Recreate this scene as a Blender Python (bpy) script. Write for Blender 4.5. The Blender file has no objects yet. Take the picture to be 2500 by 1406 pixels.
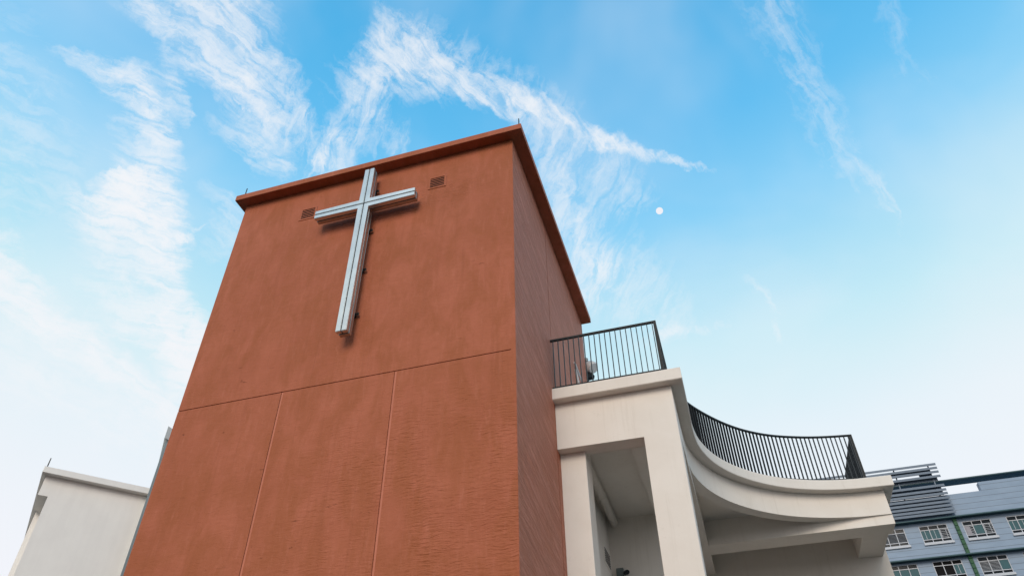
import bpy, bmesh, math, random
from mathutils import Vector, Matrix
random.seed(7)
SC = bpy.context.scene
C = SC.collection

# ---------------------------------------------------------------- camera
cam_d = bpy.data.cameras.new('camera')
cam = bpy.data.objects.new('camera', cam_d)
C.objects.link(cam)
cam_d.sensor_width = 36.0
cam_d.lens = 25.26
cam_d.clip_start = 0.05
cam_d.clip_end = 6000
right = Vector((0.9568485, 0.29040398, -0.01031884))
down = Vector((-0.19660765, 0.62083482, -0.75888705))
fwd = Vector((-0.21397752, 0.7281687, 0.65114051))
m = Matrix.Identity(4)
for r in range(3):
    m[r][0], m[r][1], m[r][2] = right[r], -down[r], -fwd[r]
m.translation = (0, 0, 1.6)
cam.matrix_world = m
SC.camera = cam

# ---------------------------------------------------------------- exposure
SC.view_settings.view_transform = 'Standard'
SC.view_settings.look = 'None'
SC.view_settings.exposure = 0.0
SC.view_settings.gamma = 1.0

# ---------------------------------------------------------------- sun (low behind the viewer, soft in thin cloud)
SUN_EL, SUN_AZ = math.radians(28), math.radians(178)      # azimuth clockwise from +Y
sd = Vector((math.sin(SUN_AZ) * math.cos(SUN_EL), math.cos(SUN_AZ) * math.cos(SUN_EL), math.sin(SUN_EL)))
sun_d = bpy.data.lights.new('sun', 'SUN')
sun_d.energy = 1.8
sun_d.angle = math.radians(28)
sun_d.color = (1.0, 0.86, 0.72)
sun = bpy.data.objects.new('sun', sun_d)
C.objects.link(sun)
sun.rotation_euler = sd.to_track_quat('Z', 'Y').to_euler()
sun.location = (0, -20, 30)

# ---------------------------------------------------------------- world: sky + cirrus
# every cirrus streak: origin, unit axis and length in a stereographic map of the sky
# (u = x/(1+z), v = y/(1+z)), then (t, centre offset, half width, density) along it
CIRRUS = [["A",[-0.2477,0.1476,-0.0786,0.9969,0.1368],[[0.0,0.0,0.0462,0.8],[0.1455,0.0017,0.0389,0.85],[0.3182,0.0032,0.03,0.85],[0.5308,0.0005,0.0232,0.75],[0.7655,0.0024,0.0185,0.5],[1.0,-0.0,0.0119,0.2]]],
 ["A2",[-0.291,0.1453,0.4987,0.8668,0.1059],[[0.0,0.0,0.0083,0.5],[0.3227,0.0136,0.0102,0.6],[0.6042,0.0196,0.0112,0.6],[0.7931,0.0167,0.0123,0.55],[1.0,0.0,0.0097,0.1]]],
 ["A3",[-0.2927,0.2399,0.48,0.8773,0.0687],[[0.0,0.0,0.0061,0.2],[0.3727,-0.0011,0.0101,0.45],[0.7187,0.0033,0.0119,0.6],[1.0,0.0,0.006,0.1]]],
 ["A4",[-0.2633,0.2373,0.3633,0.9317,0.0745],[[0.0,0.0,0.007,0.3],[0.3644,0.0012,0.0121,0.55],[0.6628,-0.0003,0.0095,0.4],[1.0,0.0,0.0076,0.3]]],
 ["A5",[-0.235,0.2131,-0.0086,1.0,0.0675],[[0.0,0.0,0.0075,0.3],[0.323,-0.0028,0.0106,0.45],[0.6823,-0.002,0.008,0.4],[1.0,0.0,0.0053,0.2]]],
 ["B1",[-0.3576,0.1612,0.1786,0.9839,0.1037],[[0.0,0.0,0.0048,0.1],[0.1774,-0.0142,0.0112,0.5],[0.3759,-0.0247,0.0168,0.75],[0.6167,-0.0241,0.0175,0.9],[0.8563,-0.0146,0.0168,0.6],[1.0,0.0,0.0171,0.5]]],
 ["B0",[-0.297,0.181,-0.146,0.9893,0.0569],[[0.0,0.0,0.0063,0.2],[0.4006,-0.0025,0.0074,0.4],[0.7505,-0.0019,0.0043,0.5],[1.0,0.0,0.0022,0.1]]],
 ["B2",[-0.3634,0.2441,-0.1526,0.9883,0.1845],[[0.0,0.0,0.011,0.3],[0.078,-0.0011,0.024,2.1],[0.1933,-0.0026,0.0247,2.1],[0.3203,-0.0039,0.0185,1.6],[0.458,0.0005,0.0146,1.0],[0.5947,0.0073,0.0162,1.0],[0.7475,0.0077,0.024,1.9],[1.0,-0.0,0.03,1.9]]],
 ["B3",[-0.4015,0.2468,-0.0114,0.9999,0.1339],[[0.0,0.0,0.0068,0.7],[0.1595,-0.008,0.0198,0.8],[0.3956,-0.0017,0.0235,0.5],[0.6111,0.0052,0.0258,0.6],[0.8349,0.0052,0.0156,0.9],[1.0,0.0,0.0095,0.6]]],
 ["B4",[-0.3359,0.2195,-0.4671,0.8842,0.0404],[[0.0,0.0,0.0188,0.25],[0.563,-0.0037,0.0222,0.35],[1.0,0.0,0.0226,0.4]]],
 ["B5",[-0.3583,0.3051,0.997,0.0768,0.0285],[[0.0,0.0,0.0042,0.6],[0.4714,-0.0018,0.0024,0.5],[1.0,0.0,0.0012,0.1]]],
 ["C",[-0.4738,0.2369,0.231,0.973,0.2117],[[0.0,0.0,0.0183,1.2],[0.2394,0.0055,0.0182,1.2],[0.4902,0.0028,0.0156,1.1],[0.7377,0.0048,0.0126,1.0],[1.0,0.0,0.0133,1.0]]],
 ["D",[-0.1914,0.2509,0.8707,0.4918,0.2837],[[0.0,0.0,0.017,0.4],[0.0875,-0.012,0.0176,0.7],[0.1907,-0.0135,0.0158,0.8],[0.2994,-0.0093,0.0134,0.8],[0.4327,-0.0054,0.0107,1.15],[0.5581,-0.0015,0.0096,0.95],[0.676,0.004,0.0085,0.95],[0.7902,0.0046,0.0055,0.75],[0.9254,0.0036,0.0027,0.5],[1.0,0.0,0.0015,0.0]]],
 ["D2",[-0.1808,0.2341,0.8689,0.495,0.0911],[[0.0,0.0,0.0097,0.25],[0.174,-0.011,0.0151,0.6],[0.4259,-0.011,0.0167,0.6],[0.7236,-0.0064,0.0128,0.4],[1.0,0.0,0.0087,0.2]]],
 ["E",[-0.1702,0.2528,-0.8178,0.5755,0.0926],[[0.0,0.0,0.0142,0.5],[0.2738,0.0015,0.0174,0.65],[0.518,-0.0017,0.0163,0.6],[0.7769,-0.0037,0.0151,0.65],[1.0,0.0,0.0122,0.5]]],
 ["E2",[-0.1802,0.2767,-0.3851,0.9229,0.0361],[[0.0,0.0,0.0147,0.35],[0.4838,-0.0091,0.018,0.35],[1.0,0.0,0.0153,0.25]]],
 ["F",[-0.0794,0.3198,0.1001,0.995,0.1462],[[0.0,0.0,0.015,0.5],[0.1755,-0.0065,0.0169,0.5],[0.4291,-0.006,0.016,0.5],[0.7136,-0.0045,0.0198,0.65],[1.0,0.0,0.0255,0.8]]],
 ["F2",[-0.0432,0.3396,0.2071,0.9783,0.074],[[0.0,0.0,0.0212,0.35],[0.4912,-0.0034,0.028,0.35],[1.0,0.0,0.0257,0.3]]],
 ["G",[0.0979,0.274,0.3888,0.9213,0.2035],[[0.0,0.0,0.0226,0.22],[0.168,0.0006,0.0169,0.22],[0.3239,0.0067,0.0148,0.25],[0.4835,0.0084,0.0165,0.2],[0.6902,0.0069,0.0127,0.25],[0.8463,-0.0001,0.0048,0.5],[1.0,0.0,0.0017,0.05]]],
 ["H",[0.1661,0.2882,0.3293,0.9442,0.0704],[[0.0,0.0,0.0096,0.08],[0.4485,0.0001,0.0069,0.13],[1.0,0.0,0.0127,0.06]]],
 ["I",[0.0614,0.4769,0.2919,0.9564,0.0558],[[0.0,0.0,0.0045,0.15],[0.3135,-0.0057,0.0055,0.4],[0.7556,-0.0029,0.0039,0.35],[1.0,0.0,0.002,0.0]]],
 ["J",[-0.0255,0.5093,0.9999,-0.0141,0.0689],[[0.0,0.0,0.0028,0.25],[0.4551,0.0009,0.0044,0.4],[1.0,0.0,0.003,0.0]]],
 ["M",[-0.2414,0.2434,-0.277,0.9609,0.0661],[[0.0,0.0,0.0098,0.1],[0.2823,-0.0111,0.013,0.3],[0.5324,-0.0262,0.0149,0.35],[0.7907,-0.0145,0.0136,0.3],[1.0,0.0,0.0107,0.12]]],
 ["N",[-0.1673,0.2245,0.7929,0.6093,0.1551],[[0.0,0.0,0.0109,0.12],[0.1774,-0.0061,0.0152,0.22],[0.4086,-0.0068,0.0155,0.25],[0.6767,-0.0039,0.013,0.2],[1.0,0.0,0.0104,0.12]]],
 ["O",[-0.5174,0.2747,0.3575,0.9339,0.2011],[[0.0,0.0,0.0243,0.4],[0.3252,0.0016,0.0264,0.35],[0.6651,0.0024,0.0252,0.3],[1.0,0.0,0.02,0.3]]],
 ["Q",[-0.0467,0.4346,0.4122,0.9111,0.0902],[[0.0,0.0,0.0297,0.25],[0.4813,-0.0007,0.0369,0.3],[1.0,0.0,0.0307,0.25]]],
 ["R",[-0.3158,0.2814,-0.3675,0.93,0.0503],[[0.0,0.0,0.0147,0.15],[0.3826,-0.0093,0.0181,0.3],[1.0,-0.0,0.0185,0.2]]],
 ["K",[-0.3902,0.123,-0.2928,0.9562,0.1369],[[0.0,0.0,0.0362,0.22],[0.3579,-0.004,0.0369,0.22],[0.7006,-0.0026,0.0368,0.2],[1.0,0.0,0.0275,0.12]]]]
FIBRE = (1.085, 0.818, 2.239)
W = bpy.data.worlds.new('World')
SC.world = W
W.use_nodes = True
NT = W.node_tree
NT.nodes.clear()


class G:
    """small helper to write node graphs"""
    def __init__(s, nt): s.nt = nt
    def new(s, t): return s.nt.nodes.new(t)
    def put(s, sock, v):
        if hasattr(v, 'links') and hasattr(v, 'node'): s.nt.links.new(v, sock)
        else: sock.default_value = v
    def m(s, op, a, b=0.0, c=None, clamp=False):
        n = s.new('ShaderNodeMath'); n.operation = op; n.use_clamp = clamp
        s.put(n.inputs[0], a); s.put(n.inputs[1], b)
        if c is not None: s.put(n.inputs[2], c)
        return n.outputs[0]
    def v(s, op, a, b=(0, 0, 0), out=0):
        n = s.new('ShaderNodeVectorMath'); n.operation = op
        s.put(n.inputs[0], a)
        if op == 'SCALE': s.put(n.inputs[3], b)
        else: s.put(n.inputs[1], b)
        return n.outputs[1 if op in ('DOT_PRODUCT', 'LENGTH') else 0]
    def noise(s, vec, scale, detail=4, rough=.55, dist=0.0, col=False):
        n = s.new('ShaderNodeTexNoise'); s.put(n.inputs['Vector'], vec)
        n.inputs['Scale'].default_value = scale; n.inputs['Detail'].default_value = detail
        n.inputs['Roughness'].default_value = rough; n.inputs['Distortion'].default_value = dist
        return n.outputs['Color' if col else 'Fac']
    def curve(s, x, pts):
        n = s.new('ShaderNodeFloatCurve'); s.put(n.inputs['Value'], x)
        cv = n.mapping.curves[0]
        n.mapping.extend = 'HORIZONTAL'
        for i, p in enumerate(pts):
            if i < 2: cv.points[i].location = p
            else: cv.points.new(*p)
        n.mapping.update()
        return n.outputs[0]
    def ramp(s, x, stops, interp='LINEAR'):
        n = s.new('ShaderNodeValToRGB'); s.put(n.inputs[0], x)
        e = n.color_ramp.elements; n.color_ramp.interpolation = interp
        while len(e) < len(stops): e.new(0.5)
        for i, (p, c) in enumerate(stops):
            e[i].position = p; e[i].color = (*c, 1) if len(c) == 3 else c
        return n.outputs[0]
    def mix(s, f, a, b, mode='MIX'):
        n = s.new('ShaderNodeMix'); n.data_type = 'RGBA'; n.blend_type = mode
        s.put(n.inputs[0], f); s.put(n.inputs[6], a); s.put(n.inputs[7], b)
        return n.outputs[2]
    def smooth(s, x, a, b):
        n = s.new('ShaderNodeMapRange'); n.interpolation_type = 'SMOOTHSTEP'
        s.put(n.inputs[0], x); n.inputs[1].default_value = a; n.inputs[2].default_value = b
        return n.outputs[0]
    def comb(s, x, y, z=0.0):
        n = s.new('ShaderNodeCombineXYZ')
        for k, q in enumerate((x, y, z)): s.put(n.inputs[k], q)
        return n.outputs[0]
    def sep(s, v):
        n = s.new('ShaderNodeSeparateXYZ'); s.put(n.inputs[0], v); return n.outputs


def lin(*c):
    return tuple((x / 255 / 12.92) if x / 255 <= 0.04045 else ((x / 255 + 0.055) / 1.055) ** 2.4 for x in c)


g = G(NT)
tc = g.new('ShaderNodeTexCoord').outputs['Generated']
d = g.v('NORMALIZE', tc)
dx, dy, dz = g.sep(d)
den = g.m('ADD', g.m('MAXIMUM', dz, -0.3), 1.0)
P = g.comb(g.m('DIVIDE', dx, den), g.m('DIVIDE', dy, den))
# domain warp gives the streaks their torn edges
w1 = g.v('SCALE', g.v('SUBTRACT', g.noise(P, 14, 3, .55, 0, True), (.5, .5, .5)), 0.030)
w2 = g.v('SCALE', g.v('SUBTRACT', g.noise(P, 42, 6, .66, 0, True), (.5, .5, .5)), 0.027)
Q = g.v('ADD', g.v('ADD', P, w1), w2)
GROUP = {'E': 2, 'E2': 2, 'F': 2, 'F2': 2, 'M': 2, 'A5': 2, 'N': 2, 'Q': 2, 'A4': 2}
totals = [None, None, None]
for name, (ox, oy, ax, ay, L), pts in CIRRUS:
    rel = g.v('SUBTRACT', Q, (ox, oy, 0))
    t = g.m('MULTIPLY', g.v('DOT_PRODUCT', rel, (ax, ay, 0)), 1.0 / L)
    s = g.v('DOT_PRODUCT', rel, (-ay, ax, 0))
    c = g.m('MULTIPLY_ADD', g.curve(t, [(p[0], p[1] / 0.08 + 0.5) for p in pts]), 0.08, -0.04)
    w = g.m('MULTIPLY', g.curve(t, [(p[0], p[2] / 0.06) for p in pts]), 0.06 * 1.5)
    dens = g.curve(t, [(p[0], p[3] / 2.2) for p in pts])
    ends = g.m('MULTIPLY', g.smooth(t, -0.12, 0.06), g.smooth(t, 1.12, 0.94))
    prof = g.m('SUBTRACT', 1.0, g.m('DIVIDE', g.m('ABSOLUTE', g.m('SUBTRACT', s, c)), w), clamp=True)
    prof = g.smooth(prof, 0, 1)
    k = g.m('MULTIPLY', g.m('MULTIPLY', prof, dens), g.m("MULTIPLY", ends, 2.2))
    i = 1 if name[0] == 'B' else GROUP.get(name, 0)
    totals[i] = k if totals[i] is None else g.m('ADD', totals[i], k)
# fibrous texture inside the cirrus: each family of streaks is combed along its own wind direction
qx, qy, qz = g.sep(g.v('ADD', P, g.v('ADD', g.v('SCALE', w1, 0.8), g.v('SCALE', w2, 0.45))))
n2 = g.noise(Q, 62, 9, .70, 0.5)
dens = None
for tot, a_, st_ in zip(totals, FIBRE, (4.6, 5.8, 4.2)):
    ca, sa = math.cos(a_), math.sin(a_)
    along = g.m('ADD', g.m('MULTIPLY', qx, ca), g.m('MULTIPLY', qy, sa))
    across = g.m('ADD', g.m('MULTIPLY', qx, -sa), g.m('MULTIPLY', qy, ca))
    n1 = g.noise(g.comb(along, g.m('MULTIPLY', across, st_), a_), 24, 9, .68, 0.6)
    tex = g.smooth(g.m('ADD', g.m('MULTIPLY', n1, 0.62), g.m('MULTIPLY', n2, 0.38)), 0.37, 0.66)
    k = g.m('MULTIPLY', tot, g.m('MULTIPLY_ADD', tex, 1.12, 0.10))
    k = g.m('ADD', k, g.m('MULTIPLY', g.m('MULTIPLY', tot, tot), 0.06))
    k = g.m('SUBTRACT', k, g.m('MULTIPLY', g.m('SUBTRACT', 1.0, tex), 0.05), clamp=False)
    k = g.m('MAXIMUM', k, 0.0)
    dens = k if dens is None else g.m('ADD', dens, k)
veil = g.m('MULTIPLY', g.smooth(g.noise(P, 5.5, 4, .5, 0.3), 0.38, 0.75), 0.24)
dens = g.m('ADD', dens, veil)
cover = g.m('SUBTRACT', 1.0, g.m('EXPONENT', g.m('MULTIPLY', dens, -1.5)), clamp=True)
# clear-sky colour by elevation (position = sine of elevation)
base = g.ramp(dz, [(0.00, lin(236, 236, 240)), (0.28, lin(239, 240, 245)), (0.36, lin(236, 240, 245)), (0.45, lin(228, 239, 245)), (0.52, lin(212, 236, 243)), (0.57, lin(195, 232, 243)),
                   (0.63, lin(172, 222, 243)), (0.70, lin(135, 206, 244)), (0.78, lin(98, 188, 238)), (0.886, lin(64, 170, 226)), (1.0, lin(56, 156, 218))])
sky = g.new('ShaderNodeTexSky')
sky.sky_type = 'NISHITA'
sky.sun_disc = False
sky.sun_elevation = SUN_EL
sky.sun_rotation = SUN_AZ
sky.air_density = 1.0
sky.dust_density = 1.5
base = g.mix(1.0, base, g.mix(1.0, sky.outputs[0], (0.012, 0.012, 0.012, 1), 'MULTIPLY'), 'ADD')
col = g.mix(cover, base, (*lin(244, 246, 250), 1))
bg = g.new('ShaderNodeBackground')
bg.inputs['Strength'].default_value = 1.0
NT.links.new(col, bg.inputs['Color'])
out = g.new('ShaderNodeOutputWorld')
NT.links.new(bg.outputs[0], out.inputs['Surface'])

# ---------------------------------------------------------------- materials
def mat(name, color, rough=.7, metal=0.0, spec=.5):
    M = bpy.data.materials.new(name); M.use_nodes = True
    nt = M.node_tree; b = nt.nodes['Principled BSDF']
    b.inputs['Base Color'].default_value = (*color, 1)
    b.inputs['Roughness'].default_value = rough
    b.inputs['Metallic'].default_value = metal
    b.inputs['Specular IOR Level'].default_value = spec
    return M, G(nt), b


def opos(gg):
    return gg.new('ShaderNodeNewGeometry').outputs['Position']


def bump(gg, b, h, strength, dist):
    n = gg.new('ShaderNodeBump'); n.inputs['Strength'].default_value = strength; n.inputs['Distance'].default_value = dist
    gg.put(n.inputs['Height'], h); gg.put(b.inputs['Normal'], n.outputs[0])


def m_mottled(name, c1, c2, scale=3.0, rough=.7, metal=0.0, bstr=.15, bdist=.004, spec=.4, streak=True):
    M, gg, b = mat(name, c1, rough, metal, spec)
    p = opos(gg)
    n = gg.noise(p, scale, 6, .6)
    f = gg.smooth(n, .3, .7)
    if streak:
        x, y, z = gg.sep(p)
        s = gg.noise(gg.comb(gg.m('MULTIPLY', x, 5), gg.m('MULTIPLY', y, 5), gg.m('MULTIPLY', z, .35)), 1.3, 5, .6)
        f = gg.m('ADD', gg.m('MULTIPLY', f, .6), gg.m('MULTIPLY', gg.smooth(s, .35, .7), .4))
    gg.put(b.inputs['Base Color'], gg.mix(f, (*c1, 1), (*c2, 1)))
    bump(gg, b, gg.noise(p, 38, 5, .6), bstr, bdist)
    return M


def m_terracotta():
    M, gg, b = mat('terracotta_render', (.4, .1, .05), .62, 0, .25)
    geo = gg.new('ShaderNodeNewGeometry'); p = geo.outputs['Position']
    x, y, z = gg.sep(p); nx, ny, nz = gg.sep(geo.outputs['True Normal'])
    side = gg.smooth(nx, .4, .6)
    big = gg.smooth(gg.noise(p, .9, 7, .62, .4), .32, .68)
    patch = gg.smooth(gg.noise(gg.comb(gg.m('MULTIPLY', x, 1.0), y, gg.m('MULTIPLY', z, .45)), 2.6, 6, .65, .6), .35, .68)
    c = gg.mix(big, (.36, .101, .047, 1), (.415, .123, .063, 1))
    c = gg.mix(gg.m('MULTIPLY', patch, .8), c, (.315, .089, .031, 1))
    fine = gg.smooth(gg.noise(gg.comb(gg.m('MULTIPLY', x, 3), y, gg.m('MULTIPLY', z, .6)), 4.5, 6, .7), .5, .8)
    c = gg.mix(gg.m('MULTIPLY', fine, .6), c, (.455, .150, .088, 1))
    dr = gg.noise(gg.comb(gg.m('MULTIPLY', x, 7.0), gg.m('MULTIPLY', y, 3.0), gg.m('MULTIPLY', z, .28)), 1.6, 6, .62, .3)
    c = gg.mix(gg.m('MULTIPLY', gg.smooth(dr, .54, .74), .42), c, (.285, .078, .031, 1))
    # long worn trowel sweeps; flank colour also painted paler in place of side light
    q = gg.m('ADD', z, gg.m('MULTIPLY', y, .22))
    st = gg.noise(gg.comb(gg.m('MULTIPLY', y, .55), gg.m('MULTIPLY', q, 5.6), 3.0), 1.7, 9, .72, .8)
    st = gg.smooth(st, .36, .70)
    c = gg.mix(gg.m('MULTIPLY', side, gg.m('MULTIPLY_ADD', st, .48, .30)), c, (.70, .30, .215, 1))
    # a few hairline cracks and scrapes
    ck = gg.noise(gg.comb(gg.m('MULTIPLY', x, 1.1), y, gg.m('MULTIPLY', z, 7.5)), 2.3, 5, .62, .8)
    ck = gg.smooth(ck, .70, .76)
    c = gg.mix(gg.m('MULTIPLY', ck, .5), c, (.20, .045, .014, 1))
    gg.put(b.inputs['Base Color'], c)
    gg.put(b.inputs['Roughness'], gg.m('MULTIPLY_ADD', side, -.06, .68))
    # combed trowel ridges, strongest low down on the right, plus lumpy patches
    wob = gg.noise(p, 3.0, 3, .5)
    rid = gg.noise(gg.comb(gg.m('MULTIPLY', x, 4.5), 1.0, gg.m('MULTIPLY', gg.m('ADD', z, gg.m('MULTIPLY', wob, .10)), 26.0)), 1.5, 2, .5)
    low = gg.m('MULTIPLY', gg.smooth(z, 8.3, 6.6), gg.m('MULTIPLY_ADD', gg.smooth(x, -6.6, -4.0), .85, .12))
    rmask = gg.m('MULTIPLY', gg.smooth(gg.noise(gg.comb(gg.m('MULTIPLY', x, 1.6), y, gg.m('MULTIPLY', z, .6)), 1.4, 4, .6), .30, .60), low)
    trow = gg.noise(gg.comb(gg.m('MULTIPLY', x, 1.0), y, gg.m('MULTIPLY', z, 2.6)), 5.0, 7, .62, .9)
    h = gg.m('ADD', gg.m('MULTIPLY', gg.m('MULTIPLY', rid, rmask), .75), gg.m('MULTIPLY', trow, .34))
    h = gg.m('ADD', h, gg.m('MULTIPLY', gg.noise(p, 70, 3, .6), .12))
    h = gg.m('MULTIPLY_ADD', gg.m('MULTIPLY', st, side), .6, h)
    # rough making-good round the right-hand vent
    dv = gg.v('LENGTH', gg.v('MULTIPLY', gg.v('SUBTRACT', p, (-3.75, 8.5, 11.95)), (1.0, 1.0, 1.9)), out=1)
    rough_patch = gg.m('MULTIPLY', gg.smooth(dv, 1.1, .15), gg.noise(gg.comb(gg.m('MULTIPLY', x, 1.4), y, gg.m('MULTIPLY', z, 3.0)), 6.5, 4, .6, 1.2))
    h = gg.m('ADD', h, gg.m('MULTIPLY', rough_patch, .9))
    h = gg.m('SUBTRACT', h, gg.m('MULTIPLY', ck, .5))
    bump(gg, b, h, .9, .030)
    return M


def m_cladding():
    M, gg, b = mat('blue_grey_cladding', (.33, .40, .50), .5, 0, .5)
    p = opos(gg); x, y, z = gg.sep(p)
    k = gg.m('FRACT', gg.m('MULTIPLY', gg.m('ADD', z, .1), 1 / .47))
    line = gg.m('LESS_THAN', k, .06)
    n = gg.smooth(gg.noise(gg.comb(gg.m('MULTIPLY', x, .5), y, gg.m('MULTIPLY', z, 2)), 1.5, 4, .6), .3, .7)
    c = gg.mix(n, (.185, .265, .37, 1), (.215, .30, .41, 1))
    gg.put(b.inputs['Base Color'], gg.mix(line, c, (.07, .09, .12, 1)))
    return M


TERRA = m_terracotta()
LIT_STRIP = m_mottled('lit_joint_terracotta', (.50, .155, .085), (.44, .13, .068), 5, .6)
WHITE_B = m_mottled('pale_white_paint', (.86, .83, .79), (.80, .77, .735), 1.6, .62, 0, .10, .003)
def m_white():
    M, gg, b = mat('cream_white_paint', (.74, .69, .625), .62, 0, .35)
    p = opos(gg); x, y, z = gg.sep(p)
    f = gg.smooth(gg.noise(p, 1.3, 6, .6, .3), .3, .7)
    c = gg.mix(f, (.78, .735, .68, 1), (.74, .69, .63, 1))
    # faint rain marks and scuffs
    s1 = gg.noise(gg.comb(gg.m('MULTIPLY', x, 9), gg.m('MULTIPLY', y, 9), gg.m('MULTIPLY', z, .5)), 1.2, 7, .65)
    c = gg.mix(gg.m('MULTIPLY', gg.smooth(s1, .52, .74), .24), c, (.54, .49, .42, 1))
    s2 = gg.noise(gg.comb(x, y, gg.m('MULTIPLY', z, 1.5)), 5.5, 8, .7, .5)
    c = gg.mix(gg.m('MULTIPLY', gg.smooth(s2, .60, .72), .22), c, (.52, .48, .42, 1))
    gg.put(b.inputs['Base Color'], c)
    bump(gg, b, gg.m('ADD', gg.noise(p, 30, 5, .6), gg.m('MULTIPLY', gg.noise(p, 1.6, 4, .5), 3.0)), .14, .006)
    return M


WHITE = m_white()
ALU = m_mottled('brushed_aluminium', (.68, .68, .66), (.53, .54, .54), 4, .34, .75, .05, .001)
ALU_DARK = m_mottled('weathered_aluminium', (.50, .46, .42), (.38, .35, .32), 6, .35, .8, .05, .001)
IRON = m_mottled('black_green_paint', (.005, .009, .012), (.007, .012, .015), 8, .5, 0, .05, .001, .22)
STEEL = m_mottled('galvanised_steel', (.30, .31, .31), (.22, .23, .23), 9, .45, .8, .05, .001)
DARKSTEEL = m_mottled('dark_steel', (.05, .048, .045), (.03, .03, .03), 9, .5, .5, .05, .001)
CLAD = m_cladding()
TEAL = m_mottled('teal_paint', (.006, .060, .075), (.008, .052, .066), 3, .5)
LOUV = m_mottled('slate_louvre_paint', (.13, .175, .235), (.105, .145, .195), 3, .5)
GREEN = m_mottled('green_paint', (.008, .085, .032), (.012, .07, .03), 3, .55)
WFRAME = m_mottled('white_window_frame', (.50, .53, .58), (.44, .47, .52), 5, .45, 0, .03, .001)
GLASS, _g, _b = mat('dark_window_glass', (.014, .020, .026), .10, 0, .10)
BLIND = m_mottled('teal_blind', (.006, .085, .105), (.008, .07, .09), 3, .5)
CURTAIN = m_mottled('grey_curtain', (.34, .33, .36), (.22, .22, .26), 8, .8)
DARK, _g, _b = mat('painted_interior_shade', (.012, .012, .013), .9, 0, .1)
GROUND_DARK = m_mottled('dark_ground', (.06, .058, .05), (.045, .045, .04), .7, .85, 0, .3, .01, .3, False)
OFFW = m_mottled('dirty_white_plastic', (.74, .76, .76), (.64, .66, .66), 7, .5)
SHADE_WHITE = m_mottled('shaded_white_paint', (.44, .45, .42), (.38, .39, .365), 1.6, .65, 0, .1, .003)
GREYP = m_mottled('grey_plastic', (.17, .21, .21), (.13, .16, .16), 9, .5)

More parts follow.
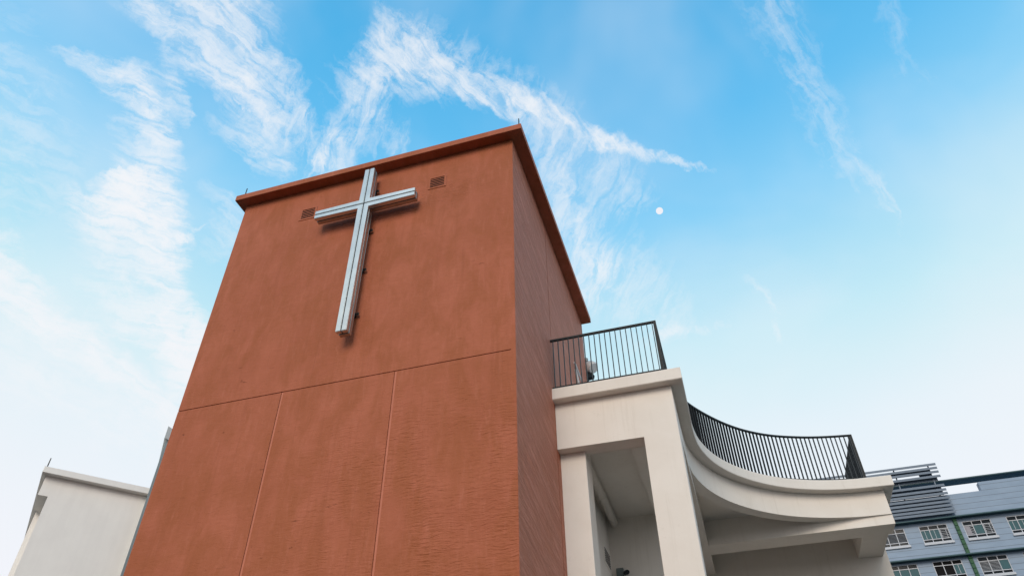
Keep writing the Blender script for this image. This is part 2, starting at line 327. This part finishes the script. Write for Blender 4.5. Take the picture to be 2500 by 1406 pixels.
# ---------------------------------------------------------------- mesh helpers
class MB:
    def __init__(s): s.bm = bmesh.new()
    def hexa(s, b4, t4, bev=0.0, seg=1):
        vs = [s.bm.verts.new(p) for p in list(b4) + list(t4)]
        fs = [s.bm.faces.new([vs[i] for i in q]) for q in ((3, 2, 1, 0), (4, 5, 6, 7), (0, 1, 5, 4), (1, 2, 6, 5), (2, 3, 7, 6), (3, 0, 4, 7))]
        if bev > 0:
            es = list({e for f in fs for e in f.edges})
            bmesh.ops.bevel(s.bm, geom=es, offset=bev, segments=seg, affect='EDGES', profile=.6)
        return s
    def box(s, x0, x1, y0, y1, z0, z1, bev=0.0, seg=1):
        return s.hexa([(x0, y0, z0), (x1, y0, z0), (x1, y1, z0), (x0, y1, z0)], [(x0, y0, z1), (x1, y0, z1), (x1, y1, z1), (x0, y1, z1)], bev, seg)
    def prism(s, pts, z0, z1, bev=0.0):
        a = [s.bm.verts.new((x, y, z0)) for x, y in pts]; b = [s.bm.verts.new((x, y, z1)) for x, y in pts]
        n = len(pts)
        fs = [s.bm.faces.new(a[::-1]), s.bm.faces.new(b)]
        fs += [s.bm.faces.new((a[i], a[(i + 1) % n], b[(i + 1) % n], b[i])) for i in range(n)]
        if bev:
            bmesh.ops.bevel(s.bm, geom=list({e for f in fs for e in f.edges}), offset=bev, segments=1, affect='EDGES')
        return s
    def prism_y(s, pts, y0, y1, bev=0.0, seg=1):
        """outline in x,z extruded along y"""
        a = [s.bm.verts.new((x, y0, z)) for x, z in pts]; b = [s.bm.verts.new((x, y1, z)) for x, z in pts]
        n = len(pts)
        fs = [s.bm.faces.new(a), s.bm.faces.new(b[::-1])]
        fs += [s.bm.faces.new((a[(i + 1) % n], a[i], b[i], b[(i + 1) % n])) for i in range(n)]
        if bev:
            bmesh.ops.bevel(s.bm, geom=list({e for f in fs for e in f.edges}), offset=bev, segments=seg, affect='EDGES')
        return s
    def sweep(s, path, profile, smooth_ids=()):
        """profile (inset to the left of the path, z) carried along a plan path with mitred corners"""
        rings = []
        n = len(path)
        for i, p in enumerate(path):
            p = Vector(p)
            d0 = (p - Vector(path[i - 1])).normalized() if i else None
            d1 = (Vector(path[i + 1]) - p).normalized() if i < n - 1 else None
            d0 = d0 or d1; d1 = d1 or d0
            n0 = Vector((-d0.y, d0.x)); n1 = Vector((-d1.y, d1.x))
            mm = (n0 + n1).normalized(); k = 1.0 / max(.3, mm.dot(n0))
            rings.append([s.bm.verts.new((p.x + mm.x * k * o, p.y + mm.y * k * o, z)) for o, z in profile])
        m_ = len(profile)
        for a, b in zip(rings, rings[1:]):
            for j in range(m_):
                s.bm.faces.new((a[j], b[j], b[(j + 1) % m_], a[(j + 1) % m_]))
        s.bm.faces.new(rings[0]); s.bm.faces.new(rings[-1][::-1])
        return s
    def tube(s, pts, r, n=10):
        rings = []
        for i, p in enumerate(pts):
            p = Vector(p)
            t = (Vector(pts[min(i + 1, len(pts) - 1)]) - Vector(pts[max(i - 1, 0)])).normalized()
            u = t.orthogonal().normalized() if abs(t.z) > .9 else t.cross(Vector((0, 0, 1))).normalized()
            w = t.cross(u)
            rr = r[i] if isinstance(r, (list, tuple)) else r
            rings.append([s.bm.verts.new(p + rr * (math.cos(2 * math.pi * k / n) * u + math.sin(2 * math.pi * k / n) * w)) for k in range(n)])
        for a, b in zip(rings, rings[1:]):
            for j in range(n): s.bm.faces.new((a[j], a[(j + 1) % n], b[(j + 1) % n], b[j]))
        s.bm.faces.new(rings[0][::-1]); s.bm.faces.new(rings[-1])
        return s
    def build(s, name, material, parent=None, smooth=False):
        bmesh.ops.recalc_face_normals(s.bm, faces=s.bm.faces[:])
        me = bpy.data.meshes.new(name); s.bm.to_mesh(me); s.bm.free()
        me.materials.append(material)
        if smooth:
            for f in me.polygons: f.use_smooth = True
            me.set_sharp_from_angle(angle=math.radians(35))
        o = bpy.data.objects.new(name, me); C.objects.link(o)
        if parent:
            o.parent = parent
            o.matrix_parent_inverse = Matrix.Translation(-parent_loc(parent))
        return o


def parent_loc(o):
    v = Vector(o.location)
    return v


def tag(o, label=None, cat=None, group=None, kind=None):
    if label: o['label'] = label
    if cat: o['category'] = cat
    if group: o['group'] = group
    if kind: o['kind'] = kind
    return o


def thing(name, loc, label, cat, group=None):
    o = bpy.data.objects.new(name, None); C.objects.link(o); o.location = loc
    return tag(o, label, cat, group)

# ---------------------------------------------------------------- ground
gm = MB(); gm.bm.faces.new([gm.bm.verts.new(p) for p in ((-900, -900, 0), (900, -900, 0), (900, 900, 0), (-900, 900, 0))])
tag(gm.build('ground', GROUND_DARK), kind='structure')  # unseen ground kept dark to cut the light bounced onto soffits

# ---------------------------------------------------------------- tower
TX0, TX1, TY0, TY1, TZ = -8.41, -2.45, 8.5, 14.70, 13.03
tower = thing('church_tower', (-5.43, 11.6, 0), 'tall square terracotta rendered tower with thin flat eave, carrying the cross', 'tower')
w = MB()
w.box(TX0, TX1 - .03, TY0 + .016, TY1, 0, TZ)                                   # core
JZ, JX1, JX2 = 7.985, -6.42, -4.42
w.box(TX0, TX1, TY0, TY0 + .016, JZ + .008, TZ)                                 # skin panels leave open joints between them
w.box(TX1 - .075, TX1, TY0, TY0 + .016, JZ - .008, JZ + .008)
w.box(TX0, JX1 - .022, TY0, TY0 + .016, 0, JZ - .008)
w.box(JX1 + .022, JX2 - .022, TY0, TY0 + .016, 0, JZ - .008)
w.box(JX2 + .022, TX1, TY0, TY0 + .016, 0, JZ - .008)
w.box(TX1 - .03, TX1, TY0 + .016, 10.955, 0, TZ)                                # side skins
w.box(TX1 - .03, TX1, 10.98, TY1, 0, TZ)
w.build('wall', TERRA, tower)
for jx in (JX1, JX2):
    MB().box(jx - .009, jx + .0225, TY0 - .003, TY0 + .017, .5, JZ - .012, .002).build('lit_joint_strip', LIT_STRIP, tower)  # added pale strip, painted in for the lit bottom of the groove
MB().box(-8.555, -2.205, 8.275, TY1 + .03, TZ, TZ + .15, .012, 2).build('eave', TERRA, tower)
for cx in (-6.795, -3.985):
    x0, x1, z0, z1 = cx - .145, cx + .145, 12.175, 12.43
    f = MB()
    f.box(x0 - .045, x0, TY0 - .012, TY0 + .02, z0 - .045, z1 + .045, .003)
    f.box(x1, x1 + .045, TY0 - .012, TY0 + .02, z0 - .045, z1 + .045, .003)
    f.box(x0, x1, TY0 - .012, TY0 + .02, z1, z1 + .045, .003)
    f.box(x0, x1, TY0 - .012, TY0 + .02, z0 - .045, z0, .003)
    vent = f.build('vent', TERRA, tower)
    MB().box(x0, x1, TY0 - .002, TY0 + .01, z0, z1).build('shade_plate', DARK, vent)  # flat dark plate painted in for the shade inside the vent
    s = MB()
    for k in range(5):
        zz = z0 + .030 + k * .048
        s.box(x0, x1, TY0 - .007, TY0 - .001, zz, zz + .016)
    s.build('slats', TERRA, vent)
for px, py in ((-8.42, 8.36), (-2.27, 8.36)):
    MB().tube([(px, py, TZ + .14), (px, py, TZ + .17), (px, py, TZ + .171), (px, py, TZ + .43)], [.024, .024, .013, .010], 8).build('lightning_rod', DARKSTEEL, tower)
br = MB()
br.tube([(-2.41, 13.05, 10.72), (-2.40, 13.85, 10.60)], .022, 8)
br.tube([(-2.43, 13.16, 10.62), (-2.41, 13.42, 10.26)], .03, 8)
br.tube([(-2.455, 13.45, 10.66), (-2.39, 13.45, 10.66)], .015, 6)
br.tube([(-2.455, 13.3, 10.43), (-2.40, 13.3, 10.43)], .015, 6)
br.build('bracket', OFFW, tower)

# ---------------------------------------------------------------- cross on the tower
CX, CZ = -5.345, 11.825
cross = thing('wall_cross', (CX, 8.3, CZ), 'large silver metal cross of double bars fixed high on the terracotta tower', 'cross')
HW, GAP = .102, .009
Y0, Y1, Y2, Y3 = 8.19, 8.275, 8.297, 8.38
XL, XR, ZT, ZB = CX - 1.047, CX + 1.05, 12.835, 8.765
for sx, sz in ((-1, 1), (1, 1), (-1, -1), (1, -1)):
    ex = XR if sx > 0 else XL; ez = ZT if sz > 0 else ZB
    pts = [(CX + sx * GAP, CZ + sz * GAP), (ex, CZ + sz * GAP), (ex, CZ + sz * HW), (CX + sx * HW, CZ + sz * HW), (CX + sx * HW, ez), (CX + sx * GAP, ez)]
    if sx * sz < 0: pts = pts[::-1]
    MB().prism_y(pts, Y0, Y1, .008, 2).build('front_bar', ALU, cross)
def plus(h, cut):
    return [(CX - h, ZB + cut), (CX + h, ZB + cut), (CX + h, CZ - h), (XR - cut, CZ - h), (XR - cut, CZ + h), (CX + h, CZ + h), (CX + h, ZT - cut), (CX - h, ZT - cut), (CX - h, CZ + h), (XL + cut, CZ + h), (XL + cut, CZ - h), (CX - h, CZ - h)]
MB().prism_y(plus(.075, .02), Y1 - .004, Y2 + .004).build('core', DARKSTEEL, cross)
MB().prism_y(plus(.096, .006), Y2, Y3, .006, 1).build('back_channel', ALU_DARK, cross)
for z in (12.40, 11.30, 10.30, 9.28):
    b = MB()
    b.box(CX - .06, CX + .06, 8.378, TY0 + .005, z - .03, z + .03, .004)
    b.box(CX + .06, CX + .135, 8.44, 8.452, z - .03, z + .03, .003)
    b.tube([(CX + .112, 8.42, z + .008), (CX + .112, 8.475, z + .008)], .013, 8)
    b.build('bracket', DARKSTEEL, cross)

# ---------------------------------------------------------------- white terrace building
CURVE = [(-.155, 12.2), (-.165, 12.75), (-.125, 13.33), (-.025, 13.76), (.115, 14.18), (.35, 14.64), (.60, 15.0), (.868, 15.31), (1.144, 15.572), (1.425, 15.786), (1.71, 15.962),
         (2.0, 16.10), (2.285, 16.215), (2.572, 16.298), (2.86, 16.36), (3.17, 16.405), (3.5, 16.43), (3.77, 16.44)]
def catmull(P, k=5):
    Q = []
    for i in range(len(P) - 1):
        p0, p1, p2, p3 = [Vector(P[max(0, min(len(P) - 1, j))]) for j in (i - 1, i, i + 1, i + 2)]
        for s in range(k):
            t = s / k
            Q.append(.5 * ((2 * p1) + (p2 - p0) * t + (2 * p0 - 5 * p1 + 4 * p2 - p3) * t * t + (3 * p1 - p0 - 3 * p2 + p3) * t ** 3))
    return [tuple(q) for q in Q] + [P[-1]]
def smooth_path(P, n=6):
    P = [Vector(p) for p in P]
    for _ in range(n):
        P = [P[0]] + [(P[i - 1] + 2 * P[i] + P[i + 1]) / 4 for i in range(1, len(P) - 1)] + [P[-1]]
    return [tuple(p) for p in P]
ARC = smooth_path(catmull(CURVE))
ARC = [p for p in ARC if p[0] < 3.10] + [(3.77, 16.43)]
CAP = [(-2.452, 10.80), (-.15, 10.80), (-.152, 11.5)] + ARC + [(3.77, 19.0)]
wb = thing('terrace_building', (0.6, 15, 0), 'cream white building right of the tower with roof terrace and concave curved parapet', 'building')
e = .012
MB().sweep(CAP, [(0, 8.452), (e, 8.44), (.60, 8.44), (.60, 8.675), (e, 8.675), (0, 8.663)]).build('parapet_cap', WHITE, wb, True)
MB().sweep([(-.151, 11.05)] + CAP[2:], [(.212, 7.90), (.47, 7.90), (.47, 8.45), (.212, 8.45)]).build('curved_beam', WHITE, wb, True)
LX = -.365
MB().prism_y([(-2.452, 7.545), (-.945, 7.545), (-.945, 0), (LX, 0), (LX, 8.45), (-2.452, 8.45)], 10.98, 11.32, .006).build('portal_frame', WHITE, wb)
MB().box(-.945, LX, 11.32, 11.56, 0, 7.69).build('column', WHITE, wb)
MB().box(-2.45, -2.005, 11.185, 11.68, 0, 7.9, .006).build('column', WHITE, wb)
MB().box(-1.26, LX, 11.318, 18.6, 7.69, 8.30).build('beam', WHITE, wb)
MB().box(LX, 3.565, 16.655, 17.26, 7.69, 8.30, .004).build('beam', WHITE, wb)
MB().box(2.93, 3.47, 17.255, 18.6, 7.69, 8.29).build('beam', WHITE, wb)
MB().box(-2.448, -1.2, 11.31, 15.1, 7.90, 8.22).build('ceiling', WHITE, wb)
MB().prism([(-.5, 11.2), (-.42, 12.8)] + [(x - .24, y + .30) for x, y in ARC[12:-1:3]] + [(3.45, 16.85), (3.45, 18.9), (-.5, 18.9)], 8.25, 8.44).build('terrace_slab', WHITE, wb)
MB().prism([(-2.44, 11.1), (-.6, 11.1), (-.6, 18.9), (-2.44, 18.9)], 8.28, 8.43).build('terrace_slab', WHITE, wb)
MB().box(-1.3, 3.57, 18.6, 19.0, 0, 8.43).build('wall', WHITE, wb)
MB().box(-2.44, -2.35, 11.6, 15.06, 0, 7.95).build('wall', WHITE, wb)
MB().box(-2.44, -.945, 15.05, 15.3, 0, 8.0).build('wall', WHITE, wb)
MB().tube([(-2.165, 11.7, 7.80), (-2.175, 13.55, 7.80)], .082, 20).tube([(-2.175, 13.55, 7.80), (-2.175, 13.62, 7.80)], .09, 20).tube([(-2.175, 13.62, 7.80), (-2.19, 15.06, 7.80)], .082, 20).build('drain_pipe', WHITE, wb, True)
vz0, vz1, vy0, vy1 = 6.76, 7.06, 14.28, 14.86
vt = MB().box(-2.353, -2.338, vy0 - .05, vy1 + .05, vz0 - .04, vz1 + .04, .003).build('vent', WHITE, wb)
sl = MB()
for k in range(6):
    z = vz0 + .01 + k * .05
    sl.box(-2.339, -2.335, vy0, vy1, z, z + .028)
sl.build('shade_strip', DARK, vt)  # dark strips painted in for the shade between the vent blades

cctv = thing('security_camera', (-2.13, 15.05, 6.6), 'small grey security camera and box on the wall inside the covered passage', 'camera')
MB().box(-2.25, -2.10, 14.97, 15.05, 6.62, 6.84, .01).build('junction_box', GREYP, cctv)
MB().tube([(-2.12, 15.0, 6.74), (-2.06, 14.93, 6.74), (-2.03, 14.90, 6.72)], .014, 8).build('arm', GREYP, cctv)
MB().tube([(-2.06, 14.97, 6.725), (-2.0, 14.80, 6.68)], [.05, .045], 12).build('camera_body', IRON, cctv)

# ---------------------------------------------------------------- railings on the terrace
def railing(name, path, label, end_posts, spacing=.1):
    t = thing(name, (path[0][0], path[0][1], 8.675), label, 'railing', 'black terrace railings')
    z0, z1 = 8.735, 9.775
    MB().sweep(path, [(-.024, z1), (.024, z1), (.024, z1 + .034), (-.024, z1 + .034)]).build('top_rail', IRON, t)
    MB().sweep(path, [(-.02, z0 - .012), (.02, z0 - .012), (.02, z0 + .004), (-.02, z0 + .004)]).build('bottom_rail', IRON, t)
    bmd = MB().box(-.0065, .0065, -.023, .023, z0, z1).build('baluster', IRON)
    me = bmd.data
    bpy.data.objects.remove(bmd)
    pts = [Vector(p) for p in path]
    acc, nxt = 0.0, spacing * .5
    for a, b in zip(pts, pts[1:]):
        L = (b - a).length
        ang = math.atan2(b.y - a.y, b.x - a.x)
        while nxt <= acc + L:
            p = a + (b - a) * ((nxt - acc) / L)
            o = bpy.data.objects.new('baluster', me); C.objects.link(o)
            o.parent = t
            o.location = (p.x - t.location.x, p.y - t.location.y, -t.location.z)
            o.rotation_euler = (0, 0, ang)
            nxt += spacing
        acc += L
    for px, py in end_posts:
        MB().box(px - .026, px + .026, py - .026, py + .026, 8.66, z1 + .03).build('post', IRON, t)
    return t
railing('terrace_railing', [(-2.45, 10.885), (-.45, 10.885), (-.452, 12.9)], 'straight black metal railing running out from the terracotta tower side over the white portal',
        [(-.45, 10.885)])
RC = [(-.452, 12.95), (-.40, 13.4), (-.20, 13.94), (.02, 14.37), (.279, 14.787), (.549, 15.157), (.831, 15.474), (1.12, 15.731), (1.417, 15.946), (1.717, 16.11), (2.02, 16.242), (2.323, 16.354),
      (2.627, 16.439), (2.93, 16.503), (3.273, 16.561)]
railing('terrace_railing', smooth_path(catmull(RC), 3) + [(3.28, 18.8)], 'curved black metal railing following the concave parapet of the white building', [(3.273, 16.561), (-.452, 12.95)])

# ---------------------------------------------------------------- mast behind the railing
mast = thing('antenna_mast', (-2.44, 14.9, 8.44), 'thin mast with white drum antenna and black floodlight behind the straight railing', 'antenna')
MB().tube([(-2.455, 14.9, 8.43), (-2.455, 14.9, 12.0)], .03, 10).tube([(-2.455, 14.9, 11.98), (-2.455, 14.9, 12.06)], .055, 10).build('pole', STEEL, mast, True)
MB().tube([(-2.40, 14.86, 11.80), (-2.37, 14.84, 11.78), (-2.30, 14.80, 11.70), (-2.26, 14.78, 11.66)], [.04, .15, .165, .13], 20).build('drum_antenna', OFFW, mast, True)
MB().tube([(-2.455, 14.9, 11.86), (-2.385, 14.86, 11.80)], .018, 8).build('arm', STEEL, mast)
fl = MB()
c0 = Vector((-2.40, 14.84, 11.50)); ux = Vector((.8, .35, .3)).normalized(); uz = Vector((-.3, .1, .9)).normalized(); uy = uz.cross(ux).normalized(); uz = ux.cross(uy)
def cc(a, b, c): return tuple(c0 + ux * a + uy * b + uz * c)
fl.hexa([cc(-.10, -.06, -.10), cc(.10, -.06, -.10), cc(.10, .06, -.10), cc(-.10, .06, -.10)], [cc(-.10, -.06, .10), cc(.10, -.06, .10), cc(.10, .06, .10), cc(-.10, .06, .10)], .01)
fl.build('floodlight', IRON, mast)
MB().tube([(-2.455, 14.9, 11.50), tuple(c0)], .016, 8).build('arm', STEEL, mast)

# ---------------------------------------------------------------- left: wing behind the tower and the turned white building
P0 = Vector((-15.925, 16.0))
wing = thing('annex_wing', (P0.x, P0.y, 0), 'narrow tall white wall toned grey for shade showing beside the left edge of the terracotta tower', 'building')
P2 = P0 * 1.30 + Vector((.25, 0)); P1 = P0 + Vector((.35, 7.0))
MB().prism([tuple(P0), tuple(P1), tuple(P2)], 0, 12.64).build('wall', SHADE_WHITE, wing)  # wall painted grey for the shade on its side face
c0_ = P0 + Vector((.03, -.12)); MB().prism([tuple(c0_), (P1.x + .12, P1.y), tuple(P2)], 12.642, 13.04).build('roof_cap', WHITE, wing)

ab = thing('corner_building', (-16.9, 15.0, 0), 'cream white building turned at an angle left of the tower under a flat roof edge', 'building')
q = Vector((-16.04, 16.0)); dd = Vector((.66, .75)).normalized(); nn = Vector((.75, -.66)).normalized()
def pl(s, off): v = q + dd * s + nn * off; return (v.x, v.y)
def slab(s0, s1, o0, o1, z0, z1, name, bev=0.0):
    a = [pl(s0, o1), pl(s1, o1), pl(s1, o0), pl(s0, o0)]
    return MB().hexa([(*p, z0) for p in a], [(*p, z1) for p in a], bev).build(name, WHITE_B, ab)
slab(-2.71, .13, -6.0, 0.0, 10.90, 11.085, 'roof_cap', .01)
slab(-2.345, .22, -6.0, -.2, 0, 10.335, 'wall')
slab(-2.59, .22, -5.9, -.2, 10.335, 10.90, 'header_beam')
slab(-2.52, -2.3, -5.8, -1.45, 0, 10.336, 'recessed_wall')
rp = pl(-2.66, -.25)
MB().tube([(*rp, 11.07), (*rp, 11.12), (*rp, 11.121), (*rp, 11.44)], [.03, .03, .017, .013], 8).build('lightning_rod', DARKSTEEL, ab)

# ---------------------------------------------------------------- far right: apartment block
apt = thing('apartment_block', (22, 66, 0), 'blue grey clad apartment block with teal ledges, green pilaster and slatted roof screen', 'building')
YF = 66.0
X0, X1 = 6.0, 40.0
PITCH, WW, WX = 3.30, 2.16, 15.72
rows = [25.25, 22.33, 19.3]
cols = [k for k in range(-3, 8)]
w = MB()
w.box(X0, X1, YF + .25, YF + 12, 0, 27.6)
w.box(X0, X1, YF, YF + .25, rows[0] + .0, 27.62)
for i, zt in enumerate(rows):
    zb = zt - 1.42
    nxt = rows[i + 1] if i < len(rows) - 1 else 0
    w.box(X0, X1, YF, YF + .25, nxt, zb)
    xp = X0
    for c in cols:
        a = WX + c * PITCH
        if a > xp: w.box(xp, a, YF, YF + .25, zb, zt)
        xp = a + WW
    w.box(xp, X1, YF, YF + .25, zb, zt)
w.box(21.5, X1, YF + .001, YF + .6, 27.62, 28.38)
w.build('wall', CLAD, apt)
for z in (25.57, 22.50, 19.45):
    MB().box(X0, X1, YF - .52, YF, z - .05, z + .06, .012).build('ledge', TEAL, apt)
MB().box(X0, X1, YF - .02, YF + 1.2, 28.83, 28.94, .012).build('roof_beam', TEAL, apt)
MB().box(28.2, X1, YF + 1.5, YF + 10, 27.6, 28.9).build('roof_room', CLAD, apt)
gp = MB()
z = 3.0
while z < 25.5:
    gp.box(18.41, 18.69, YF - .16, YF + .01, z, z + .36, .012); z += .385
gp.build('pilaster', GREEN, apt)
lv = MB()
for z in (30.47, 30.13, 29.78, 29.38, 28.55, 28.15, 27.83, 27.45, 27.11, 26.79, 26.48, 26.20):
    z -= .19
    lv.hexa([(7.0, YF - .42, z - .12), (18.84, YF - .42, z - .12), (18.84, YF - .16, z + .02), (7.0, YF - .16, z + .02)],
            [(7.0, YF - .42, z + .10), (18.84, YF - .42, z + .10), (18.84, YF - .16, z + .12), (7.0, YF - .16, z + .12)], .012)
for x in (8.5, 12.0, 15.4, 18.2):
    lv.box(x, x + .10, YF - .17, YF - .09, 26.0, 30.3)
lv.build('louvre_screen', LOUV, apt)
sc = MB()
sc.box(7.0, 18.3, YF - .10, YF - .02, 29.62, 30.15)
sc.box(7.0, 18.6, YF - .10, YF - .02, 28.94, 29.28)
sc.box(7.0, 12.4, YF - .10, YF - .02, 29.28, 29.62)
sc.box(17.3, 18.3, YF - .10, YF - .02, 29.28, 29.62)
sc.box(7.0, 18.6, YF - .10, YF - .02, 27.64, 28.36)
sc.build('screen_backing', LOUV, apt)

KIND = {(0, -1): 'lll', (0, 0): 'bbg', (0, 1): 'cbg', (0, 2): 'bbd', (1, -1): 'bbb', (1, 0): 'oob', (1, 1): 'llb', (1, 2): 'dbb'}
def window(row, col):
    x = WX + col * PITCH; zt = rows[row]; zb = zt - 1.42
    kinds = KIND.get((row, col)) or random.choice(['lll', 'bbd', 'dbb', 'gbb', 'bbb', 'cbd'])
    T = .055
    fr = MB()
    zs = [zb, zb + .27, zt - .36, zt]
    xs = [x, x + WW / 3, x + 2 * WW / 3, x + WW]
    for k, xx in enumerate(xs):
        a = min(max(xx - T / 2, x), x + WW - T)
        fr.box(a, a + T, YF + .02, YF + .09, zb, zt)
    for zz in zs:
        a = min(max(zz - T / 2, zb), zt - T)
        fr.box(x + .001, x + WW - .001, YF + .025, YF + .085, a, a + T)
    f = fr.build('window', WFRAME, apt)
    MB().box(x, x + WW, YF + .10, YF + .115, zb, zt).build('pane', GLASS if 'o' not in kinds else DARK, f)  # an open window gets a flat dark sheet for the unlit room
    bl, cu, gr = MB(), MB(), MB()
    for k, ch in enumerate(kinds):
        a, b = xs[k] + T * .8, xs[k + 1] - T * .8; z0, z1 = zs[1] + T, zs[2] - T * .6
        if ch == 'b':
            bl.box(a, b, YF + .055, YF + .07, z0, z1)
            gr.box(a + (b - a) * .45, a + (b - a) * .45 + .03, YF + .04, YF + .054, z0, z1) if col % 2 == 0 else None
        elif ch == 'c': cu.box(a, b - .2, YF + .06, YF + .08, z0, z1)
        if ch in 'gl':
            n = 5 if ch == 'g' else 7
            for j in range(n):
                zz = z0 + (j + .5) * (z1 - z0) / n
                gr.box(a, b, YF + .04, YF + .06, zz - .011, zz + .011)
            if ch == 'g': gr.box(a + .02, a + .05, YF + .035, YF + .06, z0, z1); gr.box(b - .2, b - .17, YF + .035, YF + .06, z0, z1)
        if ch == 'c':
            for j in range(4):
                zz = z0 + (j + .5) * (z1 - z0) / 4
                gr.box(b - .2, b, YF + .04, YF + .06, zz - .018, zz + .018)
    if bl.bm.verts: bl.build('blind', BLIND, f)
    if cu.bm.verts: cu.build('curtain', CURTAIN, f)
    if gr.bm.verts: gr.build('grille', LOUV if kinds == 'lll' else WFRAME, f)
    MB().box(x - .05, x + WW + .07, YF - .12, YF + .02, zb - .20, zb - .005, .015).build('sill', WFRAME, f)
for r_ in range(3):
    for c_ in cols: window(r_, c_)

# ---------------------------------------------------------------- moon
md = Vector((0.00342, .70263, .71154)).normalized() * 2600
mm_ = bmesh.new(); bmesh.ops.create_uvsphere(mm_, u_segments=32, v_segments=16, radius=12.4)
me = bpy.data.meshes.new('moon'); mm_.to_mesh(me); mm_.free()
MM = bpy.data.materials.new('moonlight'); MM.use_nodes = True
b = MM.node_tree.nodes['Principled BSDF']; b.inputs['Base Color'].default_value = (0, 0, 0, 1); b.inputs['Emission Color'].default_value = (*lin(240, 241, 248), 1); b.inputs['Emission Strength'].default_value = 1.0
b.inputs['Specular IOR Level'].default_value = 0
me.materials.append(MM)
mo = bpy.data.objects.new('moon', me); C.objects.link(mo); mo.location = md + Vector((0, 0, 1.6))
tag(mo, 'small pale daytime moon alone in the blue sky right of the tower', 'moon')
